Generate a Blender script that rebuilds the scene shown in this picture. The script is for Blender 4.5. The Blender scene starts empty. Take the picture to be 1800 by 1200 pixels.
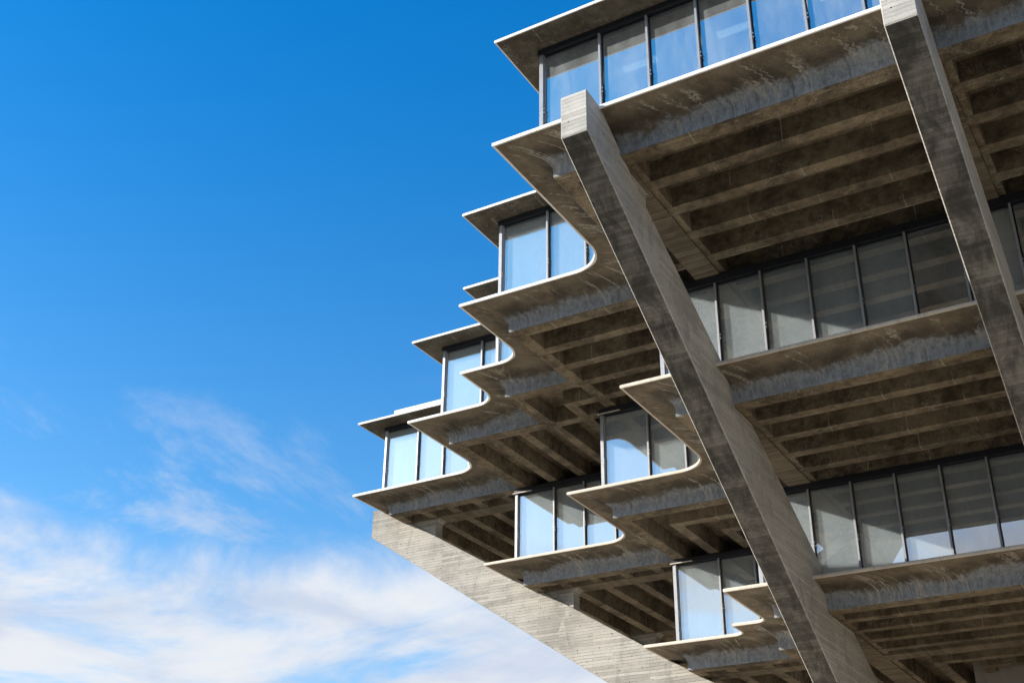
import bpy, bmesh, math, random
from mathutils import Vector, Matrix
from math import sin, cos, pi, radians
random.seed(7)
scene = bpy.context.scene
COL = scene.collection

# ------------------------------------------------------------------ camera
# world: +X runs along the long sunlit facade, +Y runs into the building, Z up, ground at 0
EYE = 1.6
CF, CP, CR, CY = 2160.08, 0.4901, -0.0128, 0.5405
cam_d = bpy.data.cameras.new('camera')
cam = bpy.data.objects.new('camera', cam_d)
COL.objects.link(cam)
R0 = Vector((cos(CY), sin(CY), 0))
F = Vector((-sin(CY) * cos(CP), cos(CY) * cos(CP), sin(CP)))
U0 = Vector((sin(CY) * sin(CP), -cos(CY) * sin(CP), cos(CP)))
Rr = R0 * cos(CR) - U0 * sin(CR)
Ur = R0 * sin(CR) + U0 * cos(CR)
cam.matrix_world = Matrix(((Rr.x, Ur.x, -F.x, 0), (Rr.y, Ur.y, -F.y, 0), (Rr.z, Ur.z, -F.z, EYE), (0, 0, 0, 1)))
cam_d.sensor_width = 36.0
cam_d.lens = CF / 1800.0 * 36.0
cam_d.clip_start = 0.1
cam_d.clip_end = 20000
scene.camera = cam

# ------------------------------------------------------------------ light and exposure
SUN_TO = Vector((-1.0, -0.77, 0.50)).normalized()          # towards the sun
SUN_EL = math.asin(SUN_TO.z)
SUN_AZ = math.atan2(SUN_TO.x, SUN_TO.y)                    # clockwise from +Y
sun_d = bpy.data.lights.new('sun', 'SUN')
sun_d.energy = 3.9
sun_d.angle = radians(0.53)
sun_d.color = (1.0, 0.93, 0.83)
sun = bpy.data.objects.new('sun', sun_d)
COL.objects.link(sun)
sun.rotation_euler = SUN_TO.to_track_quat('Z', 'Y').to_euler()
sun.location = (-80, -60, 60)

scene.view_settings.view_transform = 'Standard'
scene.view_settings.look = 'None'
scene.view_settings.gamma = 1
scene.view_settings.exposure = 0.92
try:
    scene.view_settings.use_curve_mapping = False
except Exception:
    pass
scene.cycles.max_bounces = 8
scene.cycles.diffuse_bounces = 5
scene.cycles.glossy_bounces = 5
scene.cycles.transmission_bounces = 6
scene.cycles.transparent_max_bounces = 10
scene.cycles.sample_clamp_indirect = 6
scene.cycles.use_denoising = True


class NT:
    """small helper for node trees"""
    def __init__(self, tree):
        self.t = tree
        for n in list(tree.nodes):
            tree.nodes.remove(n)

    def n(self, kind, **kw):
        nd = self.t.nodes.new(kind)
        for k, v in kw.items():
            if isinstance(k, str) and hasattr(nd, k):
                setattr(nd, k, v)
        return nd

    def l(self, a, b):
        self.t.links.new(a, b)

    def val(self, sock, v):
        if hasattr(v, 'links') or isinstance(v, bpy.types.NodeSocket):
            self.l(v, sock)
        else:
            sock.default_value = v

    def math(self, op, a, b=0.0, c=0.0, clamp=False):
        m = self.n('ShaderNodeMath', operation=op)
        m.use_clamp = clamp
        self.val(m.inputs[0], a)
        self.val(m.inputs[1], b)
        self.val(m.inputs[2], c)
        return m.outputs[0]

    def step(self, x, lo, hi, a=0.0, b=1.0):
        m = self.n('ShaderNodeMapRange', interpolation_type='SMOOTHSTEP')
        self.val(m.inputs[0], x)
        m.inputs[1].default_value = lo
        m.inputs[2].default_value = hi
        m.inputs[3].default_value = a
        m.inputs[4].default_value = b
        return m.outputs[0]

    def noise(self, vec, scale, detail=4, rough=.55, dist=0.0):
        m = self.n('ShaderNodeTexNoise')
        self.l(vec, m.inputs['Vector'])
        m.inputs['Scale'].default_value = scale
        m.inputs['Detail'].default_value = detail
        m.inputs['Roughness'].default_value = rough
        m.inputs['Distortion'].default_value = dist
        return m.outputs['Fac']

    def mix(self, fac, a, b, blend='MIX'):
        m = self.n('ShaderNodeMix', data_type='RGBA', blend_type=blend)
        self.val(m.inputs[0], fac)
        self.val(m.inputs[6], a)
        self.val(m.inputs[7], b)
        return m.outputs[2]

    def mapping(self, vec, scale=(1, 1, 1), loc=(0, 0, 0)):
        m = self.n('ShaderNodeMapping')
        self.l(vec, m.inputs[0])
        m.inputs['Location'].default_value = loc
        m.inputs['Scale'].default_value = scale
        return m.outputs[0]


def rgb(r, g, b):
    return (r, g, b, 1.0)


# sky: Nishita daylight with low banks of soft cloud all round the horizon
world = bpy.data.worlds.new('World')
scene.world = world
world.use_nodes = True
W = NT(world.node_tree)
SKX, SKY = 17, 11
tc = W.n('ShaderNodeTexCoord')
sky = W.n('ShaderNodeTexSky', sky_type='NISHITA')
sky.sun_disc = False
sky.sun_elevation = SUN_EL
sky.sun_rotation = SUN_AZ
sky.altitude = 100
sky.air_density = 1.0
sky.dust_density = 0.6
sky.ozone_density = 3.0
hs = W.n('ShaderNodeHueSaturation')
hs.inputs['Saturation'].default_value = 1.25
W.l(sky.outputs[0], hs.inputs['Color'])
skycol = None
bg1 = W.n('ShaderNodeBackground')
bg1.inputs[1].default_value = 0.122
sep = W.n('ShaderNodeSeparateXYZ')
W.l(tc.outputs['Generated'], sep.inputs[0])
z = W.math('MAXIMUM', sep.outputs[2], 0.0)
# deep polarised blue overhead, paler towards the horizon
tint = W.mix(W.step(z, 0.16, 0.74), rgb(1.22, 1.17, 1.10), rgb(0.07, 1.0, 1.24))
skycol = W.mix(1.0, hs.outputs[0], tint, 'MULTIPLY')
W.l(skycol, bg1.inputs[0])
den = W.math('ADD', z, 0.16)
cx = W.math('DIVIDE', sep.outputs[0], den)
cy = W.math('DIVIDE', sep.outputs[1], den)
comb = W.n('ShaderNodeCombineXYZ')
W.l(cx, comb.inputs[0])
W.l(cy, comb.inputs[1])
cv = W.mapping(comb.outputs[0], (1, 1, 1), (SKX, SKY, 0))
n1 = W.noise(cv, 1.35, 12, .60, .55)
n3 = W.noise(cv, .55, 2, .5, 0)
low = W.math('ADD', W.step(z, 0.20, 0.46, 0.215, -0.18), W.step(z, 0.05, 0.22, 0.25, 0.0))
dens = W.math('ADD', W.math('ADD', n1, low), W.math('MULTIPLY', W.math('SUBTRACT', n3, .5), .35))
m1 = W.step(dens, 0.485, 0.70)
n2 = W.noise(W.mapping(comb.outputs[0], (1.25, 1.0, 1), (2, 9, 0)), 2.1, 12, .68, .45)
wisp = W.math('MULTIPLY', W.step(n2, 0.49, 0.72, 0, .6), W.step(z, .47, .33))
mask = W.math('MAXIMUM', m1, wisp)
shade = W.math('ADD', W.math('MULTIPLY', W.step(W.noise(cv, 2.4, 8, .58, .4), .36, .62), .65), W.math('MULTIPLY', W.step(dens, .50, .66), .35))
ccol = W.mix(shade, rgb(.47, .57, .76), rgb(.79, .82, .87))
bg2 = W.n('ShaderNodeBackground')
W.l(ccol, bg2.inputs[0])
bg2.inputs[1].default_value = 0.56
ms = W.n('ShaderNodeMixShader')
W.l(mask, ms.inputs[0])
W.l(bg1.outputs[0], ms.inputs[1])
W.l(bg2.outputs[0], ms.inputs[2])
wo = W.n('ShaderNodeOutputWorld')
W.l(ms.outputs[0], wo.inputs[0])


# ------------------------------------------------------------------ materials
def new_mat(name):
    m = bpy.data.materials.new(name)
    m.use_nodes = True
    t = NT(m.node_tree)
    out = t.n('ShaderNodeOutputMaterial')
    b = t.n('ShaderNodeBsdfPrincipled')
    t.l(b.outputs[0], out.inputs[0])
    return m, t, b, out


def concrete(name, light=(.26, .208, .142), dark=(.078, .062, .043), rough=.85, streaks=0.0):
    """smooth-cast concrete: blotches, grain, small pits"""
    m, t, b, out = new_mat(name)
    g = t.n('ShaderNodeNewGeometry').outputs['Position']
    big = t.noise(g, .55, 5, .6, .4)
    mid = t.noise(g, 3.1, 6, .65, .3)
    fine = t.noise(g, 26, 3, .6)
    k = t.math('ADD', t.math('MULTIPLY', big, .55), t.math('MULTIPLY', mid, .45))
    k = t.step(k, .36, .64)
    c = t.mix(k, rgb(*dark), rgb(*light))
    c = t.mix(t.step(fine, .35, .7, .72, 1.15), rgb(0, 0, 0), c, 'MIX')
    # pale lime veins and shutter joints
    vn = t.noise(t.mapping(g, (1, 1, 1), (3, 1, 2)), 1.6, 5, .6, 1.5)
    vein = t.math('MULTIPLY', t.step(t.math('ABSOLUTE', t.math('SUBTRACT', vn, .5)), 0.004, .016, 1, 0),
                  t.step(t.noise(g, .8, 2), .52, .6))
    c = t.mix(t.math('MULTIPLY', vein, .45), c, rgb(.42, .39, .33))
    sp = t.n('ShaderNodeSeparateXYZ')
    t.l(g, sp.inputs[0])
    for ax, per, ph in ((0, 2.44, .3), (1, 2.44, .9)):
        fr = t.math('FRACT', t.math('DIVIDE', t.math('ADD', sp.outputs[ax], ph + 200 * 2.44), per))
        ln = t.step(t.math('ABSOLUTE', t.math('SUBTRACT', fr, .5)), .004, .012, 1, 0)
        ln = t.math('MULTIPLY', ln, t.step(t.noise(g, 1.3, 3, .6), .48, .58))
        c = t.mix(t.math('MULTIPLY', ln, .55), c, rgb(.44, .41, .35))
    t.l(c, b.inputs['Base Color'])
    b.inputs['Roughness'].default_value = rough
    b.inputs['Specular IOR Level'].default_value = .25
    bp = t.n('ShaderNodeBump')
    bp.inputs['Strength'].default_value = .35
    bp.inputs['Distance'].default_value = .02
    t.l(t.math('ADD', mid, t.math('MULTIPLY', fine, .5)), bp.inputs['Height'])
    t.l(bp.outputs[0], b.inputs['Normal'])
    return m


def cove_concrete(name):
    """flared slab edge; UV x = metres along, y = 0 at lip .. 1 at the lower edge"""
    m, t, b, out = new_mat(name)
    g = t.n('ShaderNodeNewGeometry').outputs['Position']
    uv = t.n('ShaderNodeTexCoord').outputs['UV']
    s = t.n('ShaderNodeSeparateXYZ')
    t.l(uv, s.inputs[0])
    al, ac = s.outputs[0], s.outputs[1]
    big = t.noise(g, .8, 5, .6, .6)
    mid = t.noise(g, 4.0, 6, .7, .3)
    fine = t.noise(g, 30, 3, .6)
    k = t.step(t.math('ADD', t.math('MULTIPLY', big, .6), t.math('MULTIPLY', mid, .4)), .36, .62)
    c = t.mix(k, rgb(.12, .097, .070), rgb(.225, .188, .14))
    # water stain: irregular damp-dark band above the drip, paler strip below, skylight blue painted in
    wob = t.math('MULTIPLY', t.math('SUBTRACT', t.noise(t.mapping(uv, (.33, .5, 1)), 1.0, 4, .55, .3), .5), .75)
    edge = t.math('ADD', ac, wob)
    patch = t.noise(t.mapping(g, (1.3, 1.3, 1.1), (7, 3, 0)), 1.0, 4, .6, .3)
    grit = t.math('ADD', t.math('MULTIPLY', t.noise(t.mapping(g, (7, 7, 4.5)), 1.0, 9, .82, .1), .72),
                  t.math('MULTIPLY', t.noise(t.mapping(uv, (13, 3.0, 1)), 1.0, 4, .7, .1), .28))
    g2 = t.math('SUBTRACT', t.math('ADD', t.math('MULTIPLY', grit, .6), t.math('MULTIPLY', mid, .4)), .5)
    band = t.step(t.math('ADD', edge, t.math('MULTIPLY', g2, .9)), .20, .52)
    band = t.math('MULTIPLY', band, t.step(patch, .36, .60, .35, .95))
    c = t.mix(t.math('MULTIPLY', band, .8), c, rgb(.052, .046, .039))
    sky_wash = t.math('ADD', t.step(edge, .46, .92, -.55, .55), t.math('MULTIPLY', g2, 1.9))
    sky_wash = t.math('ADD', sky_wash, t.math('MULTIPLY', t.math('SUBTRACT', patch, .5), .9))
    sky_wash = t.step(sky_wash, -.22, .34)
    wc = t.mix(t.step(grit, .34, .62), rgb(.14, .15, .16), rgb(.32, .345, .375))
    c = t.mix(t.math('MULTIPLY', sky_wash, .92), c, wc)
    drip = t.noise(t.mapping(uv, (3.3, .25, 1), (3, 3, 0)), 1.0, 4, .7)
    dm = t.math('MULTIPLY', t.step(drip, .60, .70), t.step(ac, .4, .7))
    c = t.mix(t.math('MULTIPLY', dm, .55), c, rgb(.05, .048, .045))
    # long pale lime runs down the curve
    run = t.noise(t.mapping(uv, (1.25, .38, 1), (0, 7, 0)), 1.0, 3, .55, .7)
    r = t.step(t.math('ABSOLUTE', t.math('SUBTRACT', run, .5)), .008, .030, 1, 0)
    r = t.math('MULTIPLY', r, t.step(t.noise(t.mapping(uv, (.5, .5, 1), (4, 2, 0)), 1.0, 2), .42, .52))
    r = t.math('MULTIPLY', r, t.step(t.noise(g, 9, 4, .7), .34, .58))
    r = t.math('MULTIPLY', r, t.step(ac, .05, .2))
    c = t.mix(t.math('MULTIPLY', r, .8), c, rgb(.42, .39, .34))
    c = t.mix(t.step(fine, .3, .7, .8, 1.12), rgb(0, 0, 0), c)
    t.l(c, b.inputs['Base Color'])
    b.inputs['Roughness'].default_value = .8
    b.inputs['Specular IOR Level'].default_value = .25
    bp = t.n('ShaderNodeBump')
    bp.inputs['Strength'].default_value = .35
    bp.inputs['Distance'].default_value = .02
    t.l(t.math('ADD', mid, t.math('MULTIPLY', fine, .5)), bp.inputs['Height'])
    t.l(bp.outputs[0], b.inputs['Normal'])
    return m


def board_concrete(name, light, dark, weather=0.0, holes=True, joint=.016):
    """board-marked concrete; UV in metres, boards run along UV x, 0.16 m high"""
    m, t, b, out = new_mat(name)
    g = t.n('ShaderNodeNewGeometry').outputs['Position']
    uv = t.n('ShaderNodeTexCoord').outputs['UV']
    wob = t.noise(t.mapping(uv, (.5, .5, 1)), 1.0, 3)
    wv = t.n('ShaderNodeVectorMath', operation='ADD')
    cmb = t.n('ShaderNodeCombineXYZ')
    t.l(t.math('MULTIPLY', t.math('SUBTRACT', wob, .5), .11), cmb.inputs[1])
    t.l(uv, wv.inputs[0])
    t.l(cmb.outputs[0], wv.inputs[1])
    br = t.n('ShaderNodeTexBrick')
    br.offset = .37
    br.offset_frequency = 2
    t.l(wv.outputs[0], br.inputs['Vector'])
    br.inputs['Color1'].default_value = rgb(0, 0, 0)
    br.inputs['Color2'].default_value = rgb(1, 1, 1)
    br.inputs['Mortar'].default_value = rgb(.5, .5, .5)
    br.inputs['Scale'].default_value = 1.0
    br.inputs['Mortar Size'].default_value = joint
    br.inputs['Mortar Smooth'].default_value = .4
    br.inputs['Brick Width'].default_value = 3.1
    br.inputs['Row Height'].default_value = .155
    bw = t.n('ShaderNodeRGBToBW')
    t.l(br.outputs['Color'], bw.inputs[0])
    big = t.noise(g, .45, 5, .6, .5)
    grain = t.noise(t.mapping(uv, (1.6, 26, 1)), 1.0, 5, .6, .3)
    fine = t.noise(g, 22, 4, .6)
    k = t.math('ADD', t.math('MULTIPLY', big, .5), t.math('MULTIPLY', bw.outputs[0], .22))
    k = t.math('ADD', k, t.math('MULTIPLY', grain, .32))
    k = t.step(k, .30, .70)
    c = t.mix(k, rgb(*dark), rgb(*light))
    # joints between boards, open only in places
    jm = t.math('MULTIPLY', br.outputs['Fac'], t.step(t.noise(t.mapping(uv, (.7, 2.2, 1)), 1.0, 4), .34, .62))
    stain = t.noise(t.mapping(g, (1, 1, .45), (5, 1, 3)), .9, 6, .65, .5)
    c = t.mix(t.step(stain, .50, .74, 0, .5), c, rgb(dark[0] * .5, dark[1] * .48, dark[2] * .45))
    pale = t.noise(g, .7, 5, .6, .8)
    c = t.mix(t.step(pale, .58, .70, 0, .35), c, rgb(min(light[0] * 1.3, .6), min(light[1] * 1.3, .58), min(light[2] * 1.3, .53)))
    c = t.mix(t.math('MULTIPLY', jm, .7), c, rgb(dark[0] * .35, dark[1] * .35, dark[2] * .35))
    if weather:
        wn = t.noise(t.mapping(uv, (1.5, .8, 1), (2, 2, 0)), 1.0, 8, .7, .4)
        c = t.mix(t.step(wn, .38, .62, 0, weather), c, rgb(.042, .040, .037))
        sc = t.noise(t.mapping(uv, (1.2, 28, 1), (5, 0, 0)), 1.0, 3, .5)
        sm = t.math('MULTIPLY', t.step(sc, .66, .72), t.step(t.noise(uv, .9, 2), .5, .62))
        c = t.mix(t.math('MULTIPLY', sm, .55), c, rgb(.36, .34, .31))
    h = t.math('ADD', t.math('MULTIPLY', grain, .35), t.math('MULTIPLY', bw.outputs[0], .3))
    h = t.math('SUBTRACT', h, t.math('MULTIPLY', br.outputs['Fac'], .7))
    if holes:
        su = t.n('ShaderNodeSeparateXYZ')
        t.l(t.mapping(uv, (1 / 1.24, 1 / .62, 1)), su.inputs[0])
        row = t.math('FLOOR', su.outputs[1])
        ux = t.math('ADD', su.outputs[0], t.math('MULTIPLY', row, .43))
        dx = t.math('MULTIPLY', t.math('SUBTRACT', t.math('FRACT', ux), .5), 1.24)
        dy = t.math('MULTIPLY', t.math('SUBTRACT', t.math('FRACT', su.outputs[1]), .5), .62)
        d = t.math('SQRT', t.math('ADD', t.math('MULTIPLY', dx, dx), t.math('MULTIPLY', dy, dy)))
        hm = t.step(d, .022, .034, 1, 0)
        c = t.mix(t.math('MULTIPLY', hm, .85), c, rgb(.03, .028, .025))
        h = t.math('SUBTRACT', h, hm)
    c = t.mix(t.step(fine, .3, .7, .84, 1.1), rgb(0, 0, 0), c)
    t.l(c, b.inputs['Base Color'])
    b.inputs['Roughness'].default_value = .88
    b.inputs['Specular IOR Level'].default_value = .2
    bp = t.n('ShaderNodeBump')
    bp.inputs['Strength'].default_value = .5
    bp.inputs['Distance'].default_value = .03
    t.l(h, bp.inputs['Height'])
    t.l(bp.outputs[0], b.inputs['Normal'])
    return m


def painted(name, col, rough=.6, var=.06, metal=0.0, joints=False):
    m, t, b, out = new_mat(name)
    g = t.n('ShaderNodeNewGeometry').outputs['Position']
    k = t.noise(g, 3, 6, .65)
    lo = rgb(*[x * (1 - var * 3) for x in col])
    c = t.mix(t.step(k, .3, .6), lo, rgb(*col))
    if joints:
        sp = t.n('ShaderNodeSeparateXYZ')
        t.l(g, sp.inputs[0])
        for ax, ph in ((0, .3), (1, .9)):
            fr = t.math('FRACT', t.math('DIVIDE', t.math('ADD', sp.outputs[ax], ph + 488), 2.44))
            ln = t.step(t.math('ABSOLUTE', t.math('SUBTRACT', fr, .5)), .002, .006, 1, 0)
            c = t.mix(t.math('MULTIPLY', ln, .6), c, rgb(.22, .20, .17))
        ch = t.step(t.noise(g, 7, 5, .75), .64, .72, 0, .65)
        c = t.mix(ch, c, rgb(.36, .33, .28))
    t.l(c, b.inputs['Base Color'])
    b.inputs['Roughness'].default_value = rough
    b.inputs['Metallic'].default_value = metal
    return m


M_SLAB = concrete('soffit_concrete')  # dark brown tone
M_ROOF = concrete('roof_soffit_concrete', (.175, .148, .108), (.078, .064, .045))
M_COVE = cove_concrete('flared_edge_concrete')
M_BOARD = board_concrete('board_marked_concrete', (.55, .525, .475), (.37, .35, .315), joint=.012)
M_BOARD2 = board_concrete('far_board_concrete', (.45, .425, .38), (.26, .245, .22), joint=.011)  # far buttresses have their own, darker board tone
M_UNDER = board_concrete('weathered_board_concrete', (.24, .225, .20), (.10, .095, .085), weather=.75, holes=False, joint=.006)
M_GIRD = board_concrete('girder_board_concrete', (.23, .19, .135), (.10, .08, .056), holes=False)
M_EDGE = painted('white_painted_edge', (.86, .84, .80), .6, .05, joints=True)
M_EDGE2 = painted('cream_edge', (.62, .55, .46), .6, .07, joints=True)  # darker, more beige edge tone for the two lower floors
M_ALU = painted('aluminium', (.34, .35, .37), .42, .05, .3)
M_DARK = painted('dark_bronze', (.018, .02, .026), .35)
M_CORE = painted('interior_plaster', (.16, .155, .15), .8)
M_INT = painted('interior_ceiling', (.35, .35, .34), .8)

# reflective glazing: solar coating, rain-washed dust
def glass(name, f0, tint, dusty, f1=.98):
    m = bpy.data.materials.new(name)
    m.use_nodes = True
    t = NT(m.node_tree)
    out = t.n('ShaderNodeOutputMaterial')
    gp = t.n('ShaderNodeNewGeometry').outputs['Position']
    gl = t.n('ShaderNodeBsdfGlossy')
    gl.inputs['Color'].default_value = rgb(.86, .84, .84)
    gl.inputs['Roughness'].default_value = .008
    bpn = t.n('ShaderNodeBump')
    bpn.inputs['Strength'].default_value = .01
    bpn.inputs['Distance'].default_value = .03
    t.l(t.noise(gp, .6, 2), bpn.inputs['Height'])
    t.l(bpn.outputs[0], gl.inputs['Normal'])
    tr = t.n('ShaderNodeBsdfTransparent')
    tr.inputs['Color'].default_value = rgb(*tint)
    lw = t.n('ShaderNodeLayerWeight')
    lw.inputs['Blend'].default_value = .3
    fac = t.step(lw.outputs['Facing'], 0.0, 1.0, f0, f1)
    mx = t.n('ShaderNodeMixShader')
    t.l(fac, mx.inputs[0])
    t.l(tr.outputs[0], mx.inputs[1])
    t.l(gl.outputs[0], mx.inputs[2])
    df = t.n('ShaderNodeBsdfDiffuse')
    df.inputs['Color'].default_value = rgb(.62, .66, .66)
    dn = t.noise(t.mapping(gp, (1, 1, .3)), 1.1, 7, .65, .3)
    dust = t.step(dn, .30, .75, dusty * .6, dusty * 1.5)
    mx2 = t.n('ShaderNodeMixShader')
    t.l(dust, mx2.inputs[0])
    t.l(mx.outputs[0], mx2.inputs[1])
    t.l(df.outputs[0], mx2.inputs[2])
    t.l(mx2.outputs[0], out.inputs[0])
    return m


M_GLASS = glass('solar_glass', .62, (.5, .58, .58), .17)
M_GLASSB = glass('blind_backed_glass', .36, (.96, .99, 1.0), .07, .56)
M_BLIND = painted('white_blind', (.70, .75, .78), .8, .02)

M_LAMP, t, b, _o = new_mat('lamp_diffuser')
b.inputs['Base Color'].default_value = rgb(.8, .8, .8)
b.inputs['Emission Color'].default_value = rgb(1, .97, .9)
b.inputs['Emission Strength'].default_value = 1.6

M_GROUND, t, b, _o = new_mat('scrub_ground')
g = t.n('ShaderNodeNewGeometry').outputs['Position']
k = t.step(t.noise(g, .05, 6, .6), .35, .65)
t.l(t.mix(k, rgb(.045, .050, .030), rgb(.10, .095, .060)), b.inputs['Base Color'])
b.inputs['Roughness'].default_value = .95
M_PLAZA, t, b, _o = new_mat('pale_plaza_paving')
g = t.n('ShaderNodeNewGeometry').outputs['Position']
k = t.step(t.noise(g, .3, 6, .6), .35, .65)
t.l(t.mix(k, rgb(.50, .39, .26), rgb(.62, .50, .35)), b.inputs['Base Color'])
b.inputs['Roughness'].default_value = .9


# ------------------------------------------------------------------ mesh helpers
def link(name, bm, mats, parent=None, smooth_angle=None, recalc=True):
    if recalc:
        bmesh.ops.recalc_face_normals(bm, faces=bm.faces)
    me = bpy.data.meshes.new(name)
    bm.to_mesh(me)
    bm.free()
    if not isinstance(mats, (list, tuple)):
        mats = [mats]
    for mm in mats:
        me.materials.append(mm)
    if smooth_angle:
        me.polygons.foreach_set('use_smooth', [True] * len(me.polygons))
        me.set_sharp_from_angle(angle=radians(smooth_angle))
    o = bpy.data.objects.new(name, me)
    COL.objects.link(o)
    if parent:
        o.parent = parent
    return o


def add_box(bm, x0, x1, y0, y1, z0, z1, mi=0):
    v = [bm.verts.new((x, y, z)) for z in (z0, z1) for y in (y0, y1) for x in (x0, x1)]
    for f in ((0, 1, 3, 2), (4, 6, 7, 5), (0, 4, 5, 1), (2, 3, 7, 6), (0, 2, 6, 4), (1, 5, 7, 3)):
        bm.faces.new([v[i] for i in f]).material_index = mi
    return v


def add_prism(bm, pts, z0, z1):
    a = [bm.verts.new((x, y, z0)) for x, y in pts]
    b_ = [bm.verts.new((x, y, z1)) for x, y in pts]
    n = len(pts)
    bm.faces.new(a)
    bm.faces.new(b_[::-1])
    for i in range(n):
        bm.faces.new((a[i], a[(i + 1) % n], b_[(i + 1) % n], b_[i]))


# ------------------------------------------------------------------ plan of the building
MD = -69.4946                       # the corner is symmetric about x = y + MD
UC = 1.0                            # centre of the plan
VC = UC - MD
mir = lambda q: (q[1] + MD, q[0] - MD)
P1 = (-17.655, 27.963)
P2 = (-24.468, 36.508)
P3 = (-27.768, 41.727)
P4, P5 = mir(P2), mir(P1)
Q1 = (-17.40, 36.71)
Q2 = (-24.225, 45.27)
Q3 = mir(Q1)
T2 = (-17.35, 45.57)
T3 = (-18.94, 50.555)
T4 = mir(T2)
L6 = [P1, P2, P3, P4, P5]
L5 = [Q1, Q2, Q3]
L4 = [T2, T3, T4]
H6, H5, H4, HR = 25.0 + EYE, 19.698 + EYE, 14.405 + EYE, 29.46 + EYE
DD, SS = 0.926, 1.50
LIP = 0.13


def corners(chain):
    """closed rectilinear outline, clockwise, [(pt, is_concave)]"""
    ps = [(x - UC, y - VC) for x, y in chain]
    allp = []
    for k in range(4):
        allp += ps
        ps = [(y, -x) for x, y in ps]
    out = []
    n = len(allp)
    for i, p in enumerate(allp):
        out.append((p, False))
        q = allp[(i + 1) % n]
        k = i // len(chain)
        if (i + 1) % len(chain) == 0:
            continue                      # straight run to the next quadrant
        # along the side direction then back: quadrant k turned k times
        c = (p[0], q[1]) if k % 2 == 0 else (q[0], p[1])
        out.append((c, True))
    return [((x + UC, y + VC), cc) for (x, y), cc in out]


def unit(a, b):
    d = Vector((b[0] - a[0], b[1] - a[1]))
    return d.normalized()


def outline(chain, s, r0):
    """pairs (outer point with rounded inner corners, matching point offset inwards by s)"""
    cs = corners(chain)
    n = len(cs)
    res = []
    for i in range(n):
        p = Vector(cs[i][0])
        d1 = unit(cs[i - 1][0], cs[i][0])
        d2 = unit(cs[i][0], cs[(i + 1) % n][0])
        n1 = Vector((d1.y, -d1.x))
        n2 = Vector((d2.y, -d2.x))
        inn = p + (n1 + n2) * s
        if not cs[i][1] or r0 <= 0:
            res.append((p, inn))
        else:
            l1 = (p - Vector(cs[i - 1][0])).length
            l2 = (Vector(cs[(i + 1) % n][0]) - p).length
            r = min(r0, .36 * min(l1, l2))
            cen = p - d1 * r + d2 * r
            a = p - d1 * min(r, l1 - s - .02) + n1 * s
            e = p + d2 * min(r, l2 - s - .02) + n2 * s
            N = 12
            for k in range(N + 1):
                th = k / N * pi / 2
                o = cen - d2 * r * cos(th) + d1 * r * sin(th)
                tt = k / N
                q = a.lerp(inn, tt * 2) if tt < .5 else inn.lerp(e, tt * 2 - 1)
                res.append((o, q))
    return res


def ring_loft(name, rows, mats, parent, smooth=35, uv=True):
    """rows: list of (list of xy, z list or z); closed rings joined in order"""
    bm = bmesh.new()
    uvl = bm.loops.layers.uv.new('UVMap')
    rings = []
    for pts, zz in rows:
        rings.append([bm.verts.new((p[0], p[1], zz)) for p in pts])
    n = len(rings[0])
    L = [0.0]
    for i in range(n):
        a, b_ = rings[0][i].co, rings[0][(i + 1) % n].co
        L.append(L[-1] + (a - b_).length)
    D = [0.0]
    for k in range(1, len(rings)):
        D.append(D[-1] + (rings[k][0].co - rings[k - 1][0].co).length)
    tot = D[-1] or 1
    for k in range(len(rings) - 1):
        for i in range(n):
            j = (i + 1) % n
            f = bm.faces.new((rings[k][i], rings[k][j], rings[k + 1][j], rings[k + 1][i]))
            for lp, (uu, vv) in zip(f.loops, ((L[i], D[k]), (L[i + 1], D[k]), (L[i + 1], D[k + 1]), (L[i], D[k + 1]))):
                lp[uvl].uv = (uu, vv / tot)
    return link(name, bm, mats, parent, smooth)


# ------------------------------------------------------------------ the building
bld = bpy.data.objects.new('library_building', None)
COL.objects.link(bld)
bld.location = (0, 0, 0)
bld['label'] = 'raw concrete library with stepped glazed storeys, flared floor edges and slanting buttresses against the sky'
bld['category'] = 'building'

PROFILE = [(0.0, 0.0), (.16, .008), (.33, .03), (.50, .068), (.66, .125), (.80, .205), (.90, .30), (.965, .41), (.993, .53), (1.0, .68), (1.0, .955)]


def inside(chain, x, y, off):
    cs = [c[0] for c in corners(chain)]
    # even-odd test on the outline shrunk by off (approximately: test four shifted points)
    def odd(px, py):
        c = False
        n = len(cs)
        for i in range(n):
            (x1, y1), (x2, y2) = cs[i], cs[(i + 1) % n]
            if (y1 > py) != (y2 > py) and px < (x2 - x1) * (py - y1) / (y2 - y1) + x1:
                c = not c
        return c
    return all(odd(x + a * off, y + b_ * off) for a in (-1, 1) for b_ in (-1, 1))


GRID0, PITCH, RW = 29.51 - 1.74 * 2, 1.74, .49      # rib strips: [t, t + RW] along y; x = y + MD for the mirrored ones
COLS = [MD + 46.75]                            # cross beams, as x; mirrored as y = x - MD


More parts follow.
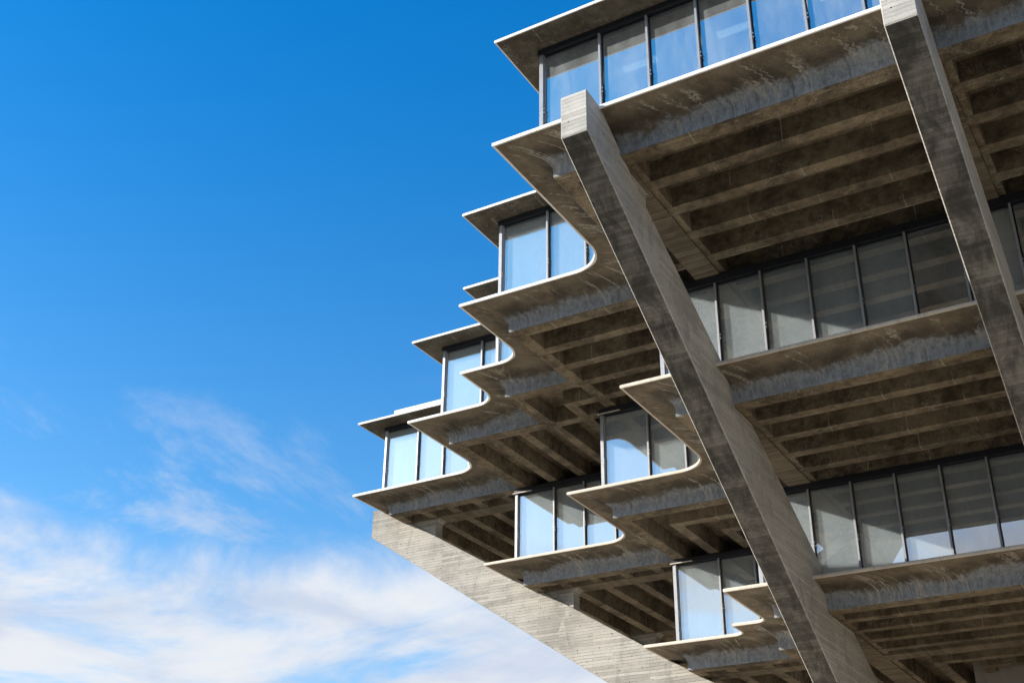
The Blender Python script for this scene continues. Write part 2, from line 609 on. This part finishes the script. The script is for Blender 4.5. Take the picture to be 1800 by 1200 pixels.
def floor_slab(chain, H, edge_mat, label, far):
    zt, zb = H + LIP, H - DD
    pr = outline(chain, SS, 1.45)
    outer = [a for a, b_ in pr]
    inner = [b_ for a, b_ in pr]
    # body: top deck and coffer ceiling
    bm = bmesh.new()
    e = [a.lerp(b_, .03) for a, b_ in pr]
    ring = [bm.verts.new((p.x, p.y, zt - .004)) for p in e]
    bm.faces.new(ring)
    path = [(p.x, p.y) for p in inner]
    ring2 = [bm.verts.new((p.x, p.y, H - .10)) for p in inner]
    bm.faces.new(ring2)
    slab = link('floor_slab', bm, M_SLAB, bld, recalc=False)
    slab['label'] = label
    # white painted edge band, rounded on top
    lp = lambda f: [a.lerp(b_, f) for a, b_ in pr]
    ring_loft('slab_edge', [(lp(.05), H + .004), (lp(.035), H - .018), (lp(.0), H - .014), (lp(-.006), H + .01), (lp(-.006), H + .09),
                            (lp(.004), H + .115), (lp(.02), zt - .002), (lp(.14), zt)], edge_mat, slab, 50)
    # flared cove
    rows = [(lp(.04 + .96 * f), H - d * DD) for f, d in PROFILE]
    ring_loft('flared_cove', rows, M_COVE, slab, 38)
    # perimeter soffit beam with a chamfered arris
    off = lambda s: [b_ for a, b_ in outline(chain, s, 0)]
    ring_loft('soffit_beam', [(off(SS), zb + .045), (off(SS + .035), zb), (off(SS + .60), zb), (off(SS + .60), H - .09)], M_SLAB, slab, 20)
    # cross beams
    x0, x1, y0, y1 = -17.4, far, 28, 28
    lim = SS + .55

    def runs(along_x, c0, c1, lo, hi, stepv=.05):
        """parts of the strip that lie inside the soffit"""
        res = []
        cur = None
        s = lo
        mid0, mid1 = c0 + .02, c1 - .02
        while s <= hi:
            ok = all(inside(chain, *((s, c) if along_x else (c, s)), SS + .3) for c in (mid0, mid1))
            if ok and cur is None:
                cur = s
            if (not ok) and cur is not None:
                res.append((cur, s))
                cur = None
            s += stepv
        if cur is not None:
            res.append((cur, hi))
        return [r_ for r_ in res if r_[1] - r_[0] > .3]

    for cx_ in COLS:
        for a, b_ in runs(False, cx_, cx_ + .52, 26, 62):
            bm = bmesh.new()
            add_box(bm, cx_, cx_ + .52, a, b_, zb + .004, H - .095)
            link('cross_beam', bm, M_SLAB, slab)
        yy = cx_ - MD
        for a, b_ in runs(True, yy, yy + .52, -45, far):
            bm = bmesh.new()
            add_box(bm, a, b_, yy, yy + .52, zb + .007, H - .095)
            link('cross_beam', bm, M_SLAB, slab)
    # girders over the buttresses (own board marks), hung 3 cm lower than the ribs
    for k in range(4):
        bx = -14.609 + k * 10.08
        if bx < far:
            for a, b_ in runs(False, bx, bx + .95, 26, 62):
                if k == 0 or True:
                    bm = bmesh.new()
                    uvl = bm.loops.layers.uv.new('UVMap')
                    add_box(bm, bx, bx + .95, a - .2, b_, zb - .035, H - .096)
                    add_box(bm, bx + .96, bx + 1.19, a, b_, zb + .035, H - .097, 1)
                    for f in bm.faces:
                        for l_ in f.loops:
                            c = l_.vert.co
                            l_[uvl].uv = (c.x, c.y + c.z)
                    link('girder', bm, [M_GIRD, M_SLAB], slab)
        by = -14.609 - MD + k * 10.08
        for a, b_ in runs(True, by, by + .95, -45, far):
            bm = bmesh.new()
            uvl = bm.loops.layers.uv.new('UVMap')
            add_box(bm, a - .2, b_, by, by + .95, zb - .03, H - .096)
            add_box(bm, a, b_, by + .96, by + 1.19, zb + .038, H - .097, 1)
            for f in bm.faces:
                for l_ in f.loops:
                    c = l_.vert.co
                    l_[uvl].uv = (c.y, c.x + c.z)
            link('girder', bm, [M_GIRD, M_SLAB], slab)
    # L-shaped coffer ribs, square rings about the corner diagonal
    t0 = GRID0
    while t0 < 62:
        z0 = zb + .012
        xr = t0 + MD
        legs_a = runs(True, t0, t0 + RW, max(xr, -45), far)
        legs_b = runs(False, xr, xr + RW, max(t0, 24), 66)
        cb = [COLS[0] - MD - RW - .2, COLS[0] - MD + .52]
        if cb[0] < t0 < cb[1]:
            t0 += PITCH
            continue
        for a, b_ in legs_a:
            bm = bmesh.new()
            add_box(bm, a - (.25 if a > xr + .1 else 0), b_, t0, t0 + RW, z0, H - .098)
            link('rib', bm, M_SLAB, slab)
        for a, b_ in legs_b:
            bm = bmesh.new()
            joined = a < t0 + .1
            add_box(bm, xr, xr + RW, (t0 + RW) if joined else a - .25, b_, z0, H - .098)
            link('rib', bm, M_SLAB, slab)
        t0 += PITCH
    return slab


floor_slab(L6, H6, M_EDGE, 'widest floor, white edge band over a streaked flared cove', 16)
floor_slab(L5, H5, M_EDGE2, 'floor below the widest one, cream edge band', 16)
floor_slab(L4, H4, M_EDGE2, 'lowest glazed floor, cream edge band', 16)

# roof slab: thin, flat underside
pr = outline(L6, 1.0, 1.45)
lp = lambda f: [a.lerp(b_, f) for a, b_ in pr]
bm = bmesh.new()
bm.faces.new([bm.verts.new((p.x, p.y, HR)) for p in lp(.03)])
bm.faces.new([bm.verts.new((p.x, p.y, HR + .125)) for p in lp(.08)])
roof = link('roof_slab', bm, M_ROOF, bld, recalc=False)
roof['label'] = 'thin topmost slab with a flat brown underside'
ring_loft('slab_edge', [(lp(.05), HR + .002), (lp(.03), HR - .010), (lp(0), HR - .008), (lp(-.006), HR + .012), (lp(-.006), HR + .09), (lp(.02), HR + .12), (lp(.1), HR + .126)], M_EDGE, roof, 50)
bm = bmesh.new()
add_box(bm, -38.97, -33.4, 51.855, 52.2, HR + .128, HR + .33)
link('roof_curb', bm, M_EDGE, roof)

# ------------------------------------------------------------------ buttresses
NEAR_PROF = ([(27.13, 25.17), (27.13, 23.60), (40.5, 15.13), (56.0, 5.3), (56.0, -1.6), (60.0, -1.6), (60.0, 8.6),
              (45.0, 16.25), (31.575, 23.08), (29.0, 24.55), (28.15, 25.10)], 3)
FAR_PROF = ([(27.13, 25.32), (27.13, 23.63), (42.34, 13.65), (56.0, 4.6), (56.0, -1.6), (60.0, -1.6), (60.0, 6.0),
             (46.64, 13.83), (40.46, 17.63), (35.02, 20.93), (31.55, 23.04), (28.2, 25.05)], 3)


def plinth(x0, x1, y0, y1, z0, z1):
    """stub wall between the sloping top and the soffit, inner top corner rounded"""
    pts = [(y0, z1 - .3), (y1, z0), (y1, z1 - .34)]
    for k in range(1, 6):
        a = k / 6 * pi / 2
        pts.append((y1 + .34 - .34 * cos(a), z1 - .34 + .34 * sin(a)))
    pts += [(y1 + .34, z1), (y0, z1)]
    return pts


def buttress_mesh(prof, heads, x0=.0):
    prof, nlow = prof
    W0 = .945
    bm = bmesh.new()
    uvl = bm.loops.layers.uv.new('UVMap')

    def extr(pts, xa, xb):
        a = [bm.verts.new((xa, y - 27.13, z + EYE)) for y, z in pts]
        b_ = [bm.verts.new((xb, y - 27.13, z + EYE)) for y, z in pts]
        n = len(pts)
        bm.faces.new(a)
        bm.faces.new(b_[::-1])
        return [bm.faces.new((a[i], b_[i], b_[(i + 1) % n], a[(i + 1) % n])) for i in range(n)]
    fs = extr(prof, 0, W0)
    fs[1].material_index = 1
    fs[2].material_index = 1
    bmesh.ops.recalc_face_normals(bm, faces=bm.faces)
    es = []
    for e in bm.edges:
        c0, c1 = e.verts[0].co, e.verts[1].co
        if abs(c0.x - c1.x) < 1e-5 and not (c0.z < EYE and c1.z < EYE):
            es.append(e)
        elif abs(c0.x - c1.x) > .5 and abs(c0.z - (prof[1][1] + EYE)) < .01:
            es.append(e)
    bmesh.ops.bevel(bm, geom=es, offset=.032, segments=1, affect='EDGES', profile=.5)
    for y0, y1, z0, z1 in heads:
        extr(plinth(0, 0, y0, y1, z0, z1), .13, .83)
    bmesh.ops.recalc_face_normals(bm, faces=bm.faces)
    for f in bm.faces:
        nn = f.normal
        for l_ in f.loops:
            c = l_.vert.co
            if abs(nn.x) > .8:
                l_[uvl].uv = (c.y, c.z)
            elif abs(nn.y) > .95:
                l_[uvl].uv = (c.x + 7, c.z)
            else:
                l_[uvl].uv = (c.x + 3, c.y * 1.18)
    return bm


bm = buttress_mesh(NEAR_PROF, [(28.6, 31.57, 22.6, 24.05), (38.6, 40.35, 17.8, 18.75)])
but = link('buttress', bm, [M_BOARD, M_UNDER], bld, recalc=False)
but.location = (-14.609, 27.13, 0)
for k in range(1, 4):
    o = but.copy()
    COL.objects.link(o)
    o.location = (-14.609 + k * 10.08, 27.13, 0)
# the neighbouring side: mirrored about the corner diagonal (x, y swapped)
bm = buttress_mesh(FAR_PROF, [(28.6, 31.57, 22.4, 24.05), (37.6, 40.37, 17.2, 18.75)])
for v in bm.verts:
    v.co = (v.co.y, v.co.x, v.co.z)
bmesh.ops.reverse_faces(bm, faces=bm.faces)
bfar = link('buttress', bm, [M_BOARD2, M_UNDER], bld, recalc=False)
for k in range(4):
    o = bfar if k == 0 else bfar.copy()
    if k:
        COL.objects.link(o)
    o.location = (27.13 + MD, -14.609 - MD + k * 10.08, 0)
bfar['label'] = 'far buttress whose pale board-marked side catches the sun'
but['label'] = 'near buttress with a dark weathered underside and square pale head'

# ------------------------------------------------------------------ glazing
GU, GV = 1.25, 1.27
FIRST, MOD = 2.25, 1.765
_cache = {}


def window(kind, x, y, z0, z1, w, corner, blind):
    """a bay: mullion at its start (local 0), pane to w; kind 'a' faces -Y and runs +X, 'b' faces -X and runs +Y"""
    key = (kind, round(z1 - z0, 3), round(w, 2), corner, blind)
    h = z1 - z0
    if key not in _cache:
        mw = .115 if corner else .075
        bm = bmesh.new()
        add_box(bm, -mw / 2, mw / 2, -.13, .10, 0, h)                    # fin
        add_box(bm, mw / 2, mw / 2 + .035, -.02, .10, 0, h, 1)            # dark gasket
        add_box(bm, mw / 2 + .05, w - .05, -.02, .10, 0, .07, 1)         # sill bead
        add_box(bm, mw / 2 + .05, w - .05, -.02, .10, h - .06, h, 1)
        for zz in (1.52, 1.68):                                           # cleat bolts for the cleaning cradle
            add_box(bm, mw / 2, mw / 2 + .045, -.115, -.075, zz, zz + .05, 0)
            add_box(bm, -mw / 2 - .03, -mw / 2, -.115, -.085, zz, zz + .035, 0)
        bmp = bmesh.new()
        add_box(bmp, mw / 2 + .05, w - mw / 2 - .002, .02, .035, .07, h - .06)
        bmb = bmesh.new()
        add_box(bmb, mw / 2 + .04, w - mw / 2, .16, .175, .05, h - .02)
        add_box(bmb, mw / 2 + .06, w - mw / 2 - .02, .15, .19, .03, .07)
        if kind == 'b':
            for q in (bm, bmp, bmb):
                for v in q.verts:
                    v.co = (v.co.y, v.co.x, v.co.z)
        meshes = []
        for nm, q, mm in (('window', bm, [M_ALU, M_DARK]), ('pane', bmp, [M_GLASSB if blind else M_GLASS]), ('blind', bmb, [M_BLIND])):
            bmesh.ops.recalc_face_normals(q, faces=q.faces)
            me = bpy.data.meshes.new(nm)
            q.to_mesh(me)
            q.free()
            for m_ in mm:
                me.materials.append(m_)
            meshes.append(me)
        _cache[key] = meshes
    mf, mp, mb = _cache[key]
    o = bpy.data.objects.new('window', mf)
    o.location = (x, y, z0)
    o.parent = bld
    COL.objects.link(o)
    p = bpy.data.objects.new('pane', mp)
    p.parent = o
    # every pane sits a hair out of true, as glazing does
    p.rotation_euler = (random.uniform(-.0012, .0012), random.uniform(-.0008, .0008), random.uniform(-.002, .002))
    COL.objects.link(p)
    if blind:
        q = bpy.data.objects.new('blind', mb)
        q.parent = o
        COL.objects.link(q)


def glaze(chain, z0, z1, top, far, sunlit_cap):
    n = len(chain)
    g = [(x + GU, y + GV) for x, y in chain]
    for i, (gx, gy) in enumerate(g):
        endx = far if i == 0 else g[i - 1][0]
        x = gx
        first = True
        while x < endx - .2:
            w = min(FIRST if first else MOD, endx - x)
            window('a', x, gy, z0, z1, w, first, (sunlit_cap or i > 0) and (x < -8 or random.random() < .45))
            x += w
            first = False
        bm = bmesh.new()
        add_box(bm, gx - .12, endx, gy - .17, gy + .12, z1 + .002, top)
        if sunlit_cap:
            add_box(bm, gx - .20, gx + .95, gy - .22, gy - .172, z1 + .03, z1 + .07, 1)  # stand-in strip: the head's sunlit end put into a pale colour
        link('window_head', bm, [M_DARK, M_EDGE2], bld)
        endy = (VC + 14) if i == n - 1 else g[i + 1][1]
        y = gy
        first = True
        while y < endy - .2:
            w = min(FIRST if first else MOD, endy - y)
            window('b', gx, y, z0, z1, w, first, sunlit_cap or i > 0)
            y += w
            first = False
        bm = bmesh.new()
        add_box(bm, gx - .17, gx + .12, gy - .115, endy, z1 + .005, top - .003)
        link('window_head', bm, M_DARK, bld)


glaze(L6, H6 + LIP, HR - .23, HR - .004, 2 * UC + 16.4, False)
glaze(L5, H5 + LIP, H6 - DD - .34, H6 - DD - .04, 2 * UC + 16.1, True)
glaze(L4, H4 + LIP, H5 - DD - .27, H5 - DD - .04, 2 * UC + 16.1, True)

# solid core walls behind the glazing
for x0, y0, z0, z1 in ((-12, 37, H6, HR - .02), (-9.5, 46, H5, H6 - .12), (-9, 56, H4, H5 - .12)):
    bm = bmesh.new()
    add_box(bm, x0, 2 * UC - x0, y0, 2 * VC - y0, z0 + .14, z1)
    link('core_wall', bm, M_CORE, bld)
for lv, H0, HT in ((L6, H6, HR), (L5, H5, H6 - .1), (L4, H4, H5 - .1)):
    # dark partitions between the stepped bays, so no bay is see-through
    for i, p in enumerate(lv[:-1]):
        q = lv[i + 1]
        bm = bmesh.new()
        add_box(bm, q[0] + 8, q[0] + 8.2, q[1] + 8, q[1] + 30, H0 + .15, HT - .03)
        link('partition_wall', bm, M_CORE, bld)
bm = bmesh.new()
add_box(bm, -11, 13, 60.5, 82, 0, H4 - .12)
cw = link('core_wall', bm, M_BOARD, bld)
# fluorescent fittings under the top ceiling
for i in range(12):
    bm = bmesh.new()
    x = -14.3 + i * 3.6
    add_box(bm, x, x + 1.3, 31.22, 31.45, HR - .22, HR - .10)
    add_box(bm, x - .02, x + 1.32, 31.20, 31.47, HR - .10, HR - .02, 1)
    link('ceiling_light', bm, [M_LAMP, M_ALU], bld)

# ------------------------------------------------------------------ ground
bm = bmesh.new()
v = [bm.verts.new(c) for c in ((-4000, -4000, 0), (4000, -4000, 0), (4000, 4000, 0), (-4000, 4000, 0))]
bm.faces.new(v)
gr = link('ground', bm, M_GROUND)
gr['kind'] = 'structure'
gr['label'] = 'dark scrubby ground beyond the plaza'
bm = bmesh.new()
v = [bm.verts.new(c) for c in ((-52, 10, .004), (62, 10, .004), (62, 130, .004), (-52, 130, .004))]  # unseen paving, extent and pale tone shaped to bounce light onto the soffits
bm.faces.new(v)
pz = link('plaza', bm, M_PLAZA)
pz['kind'] = 'structure'
pz['label'] = 'pale paved plaza under and around the library'
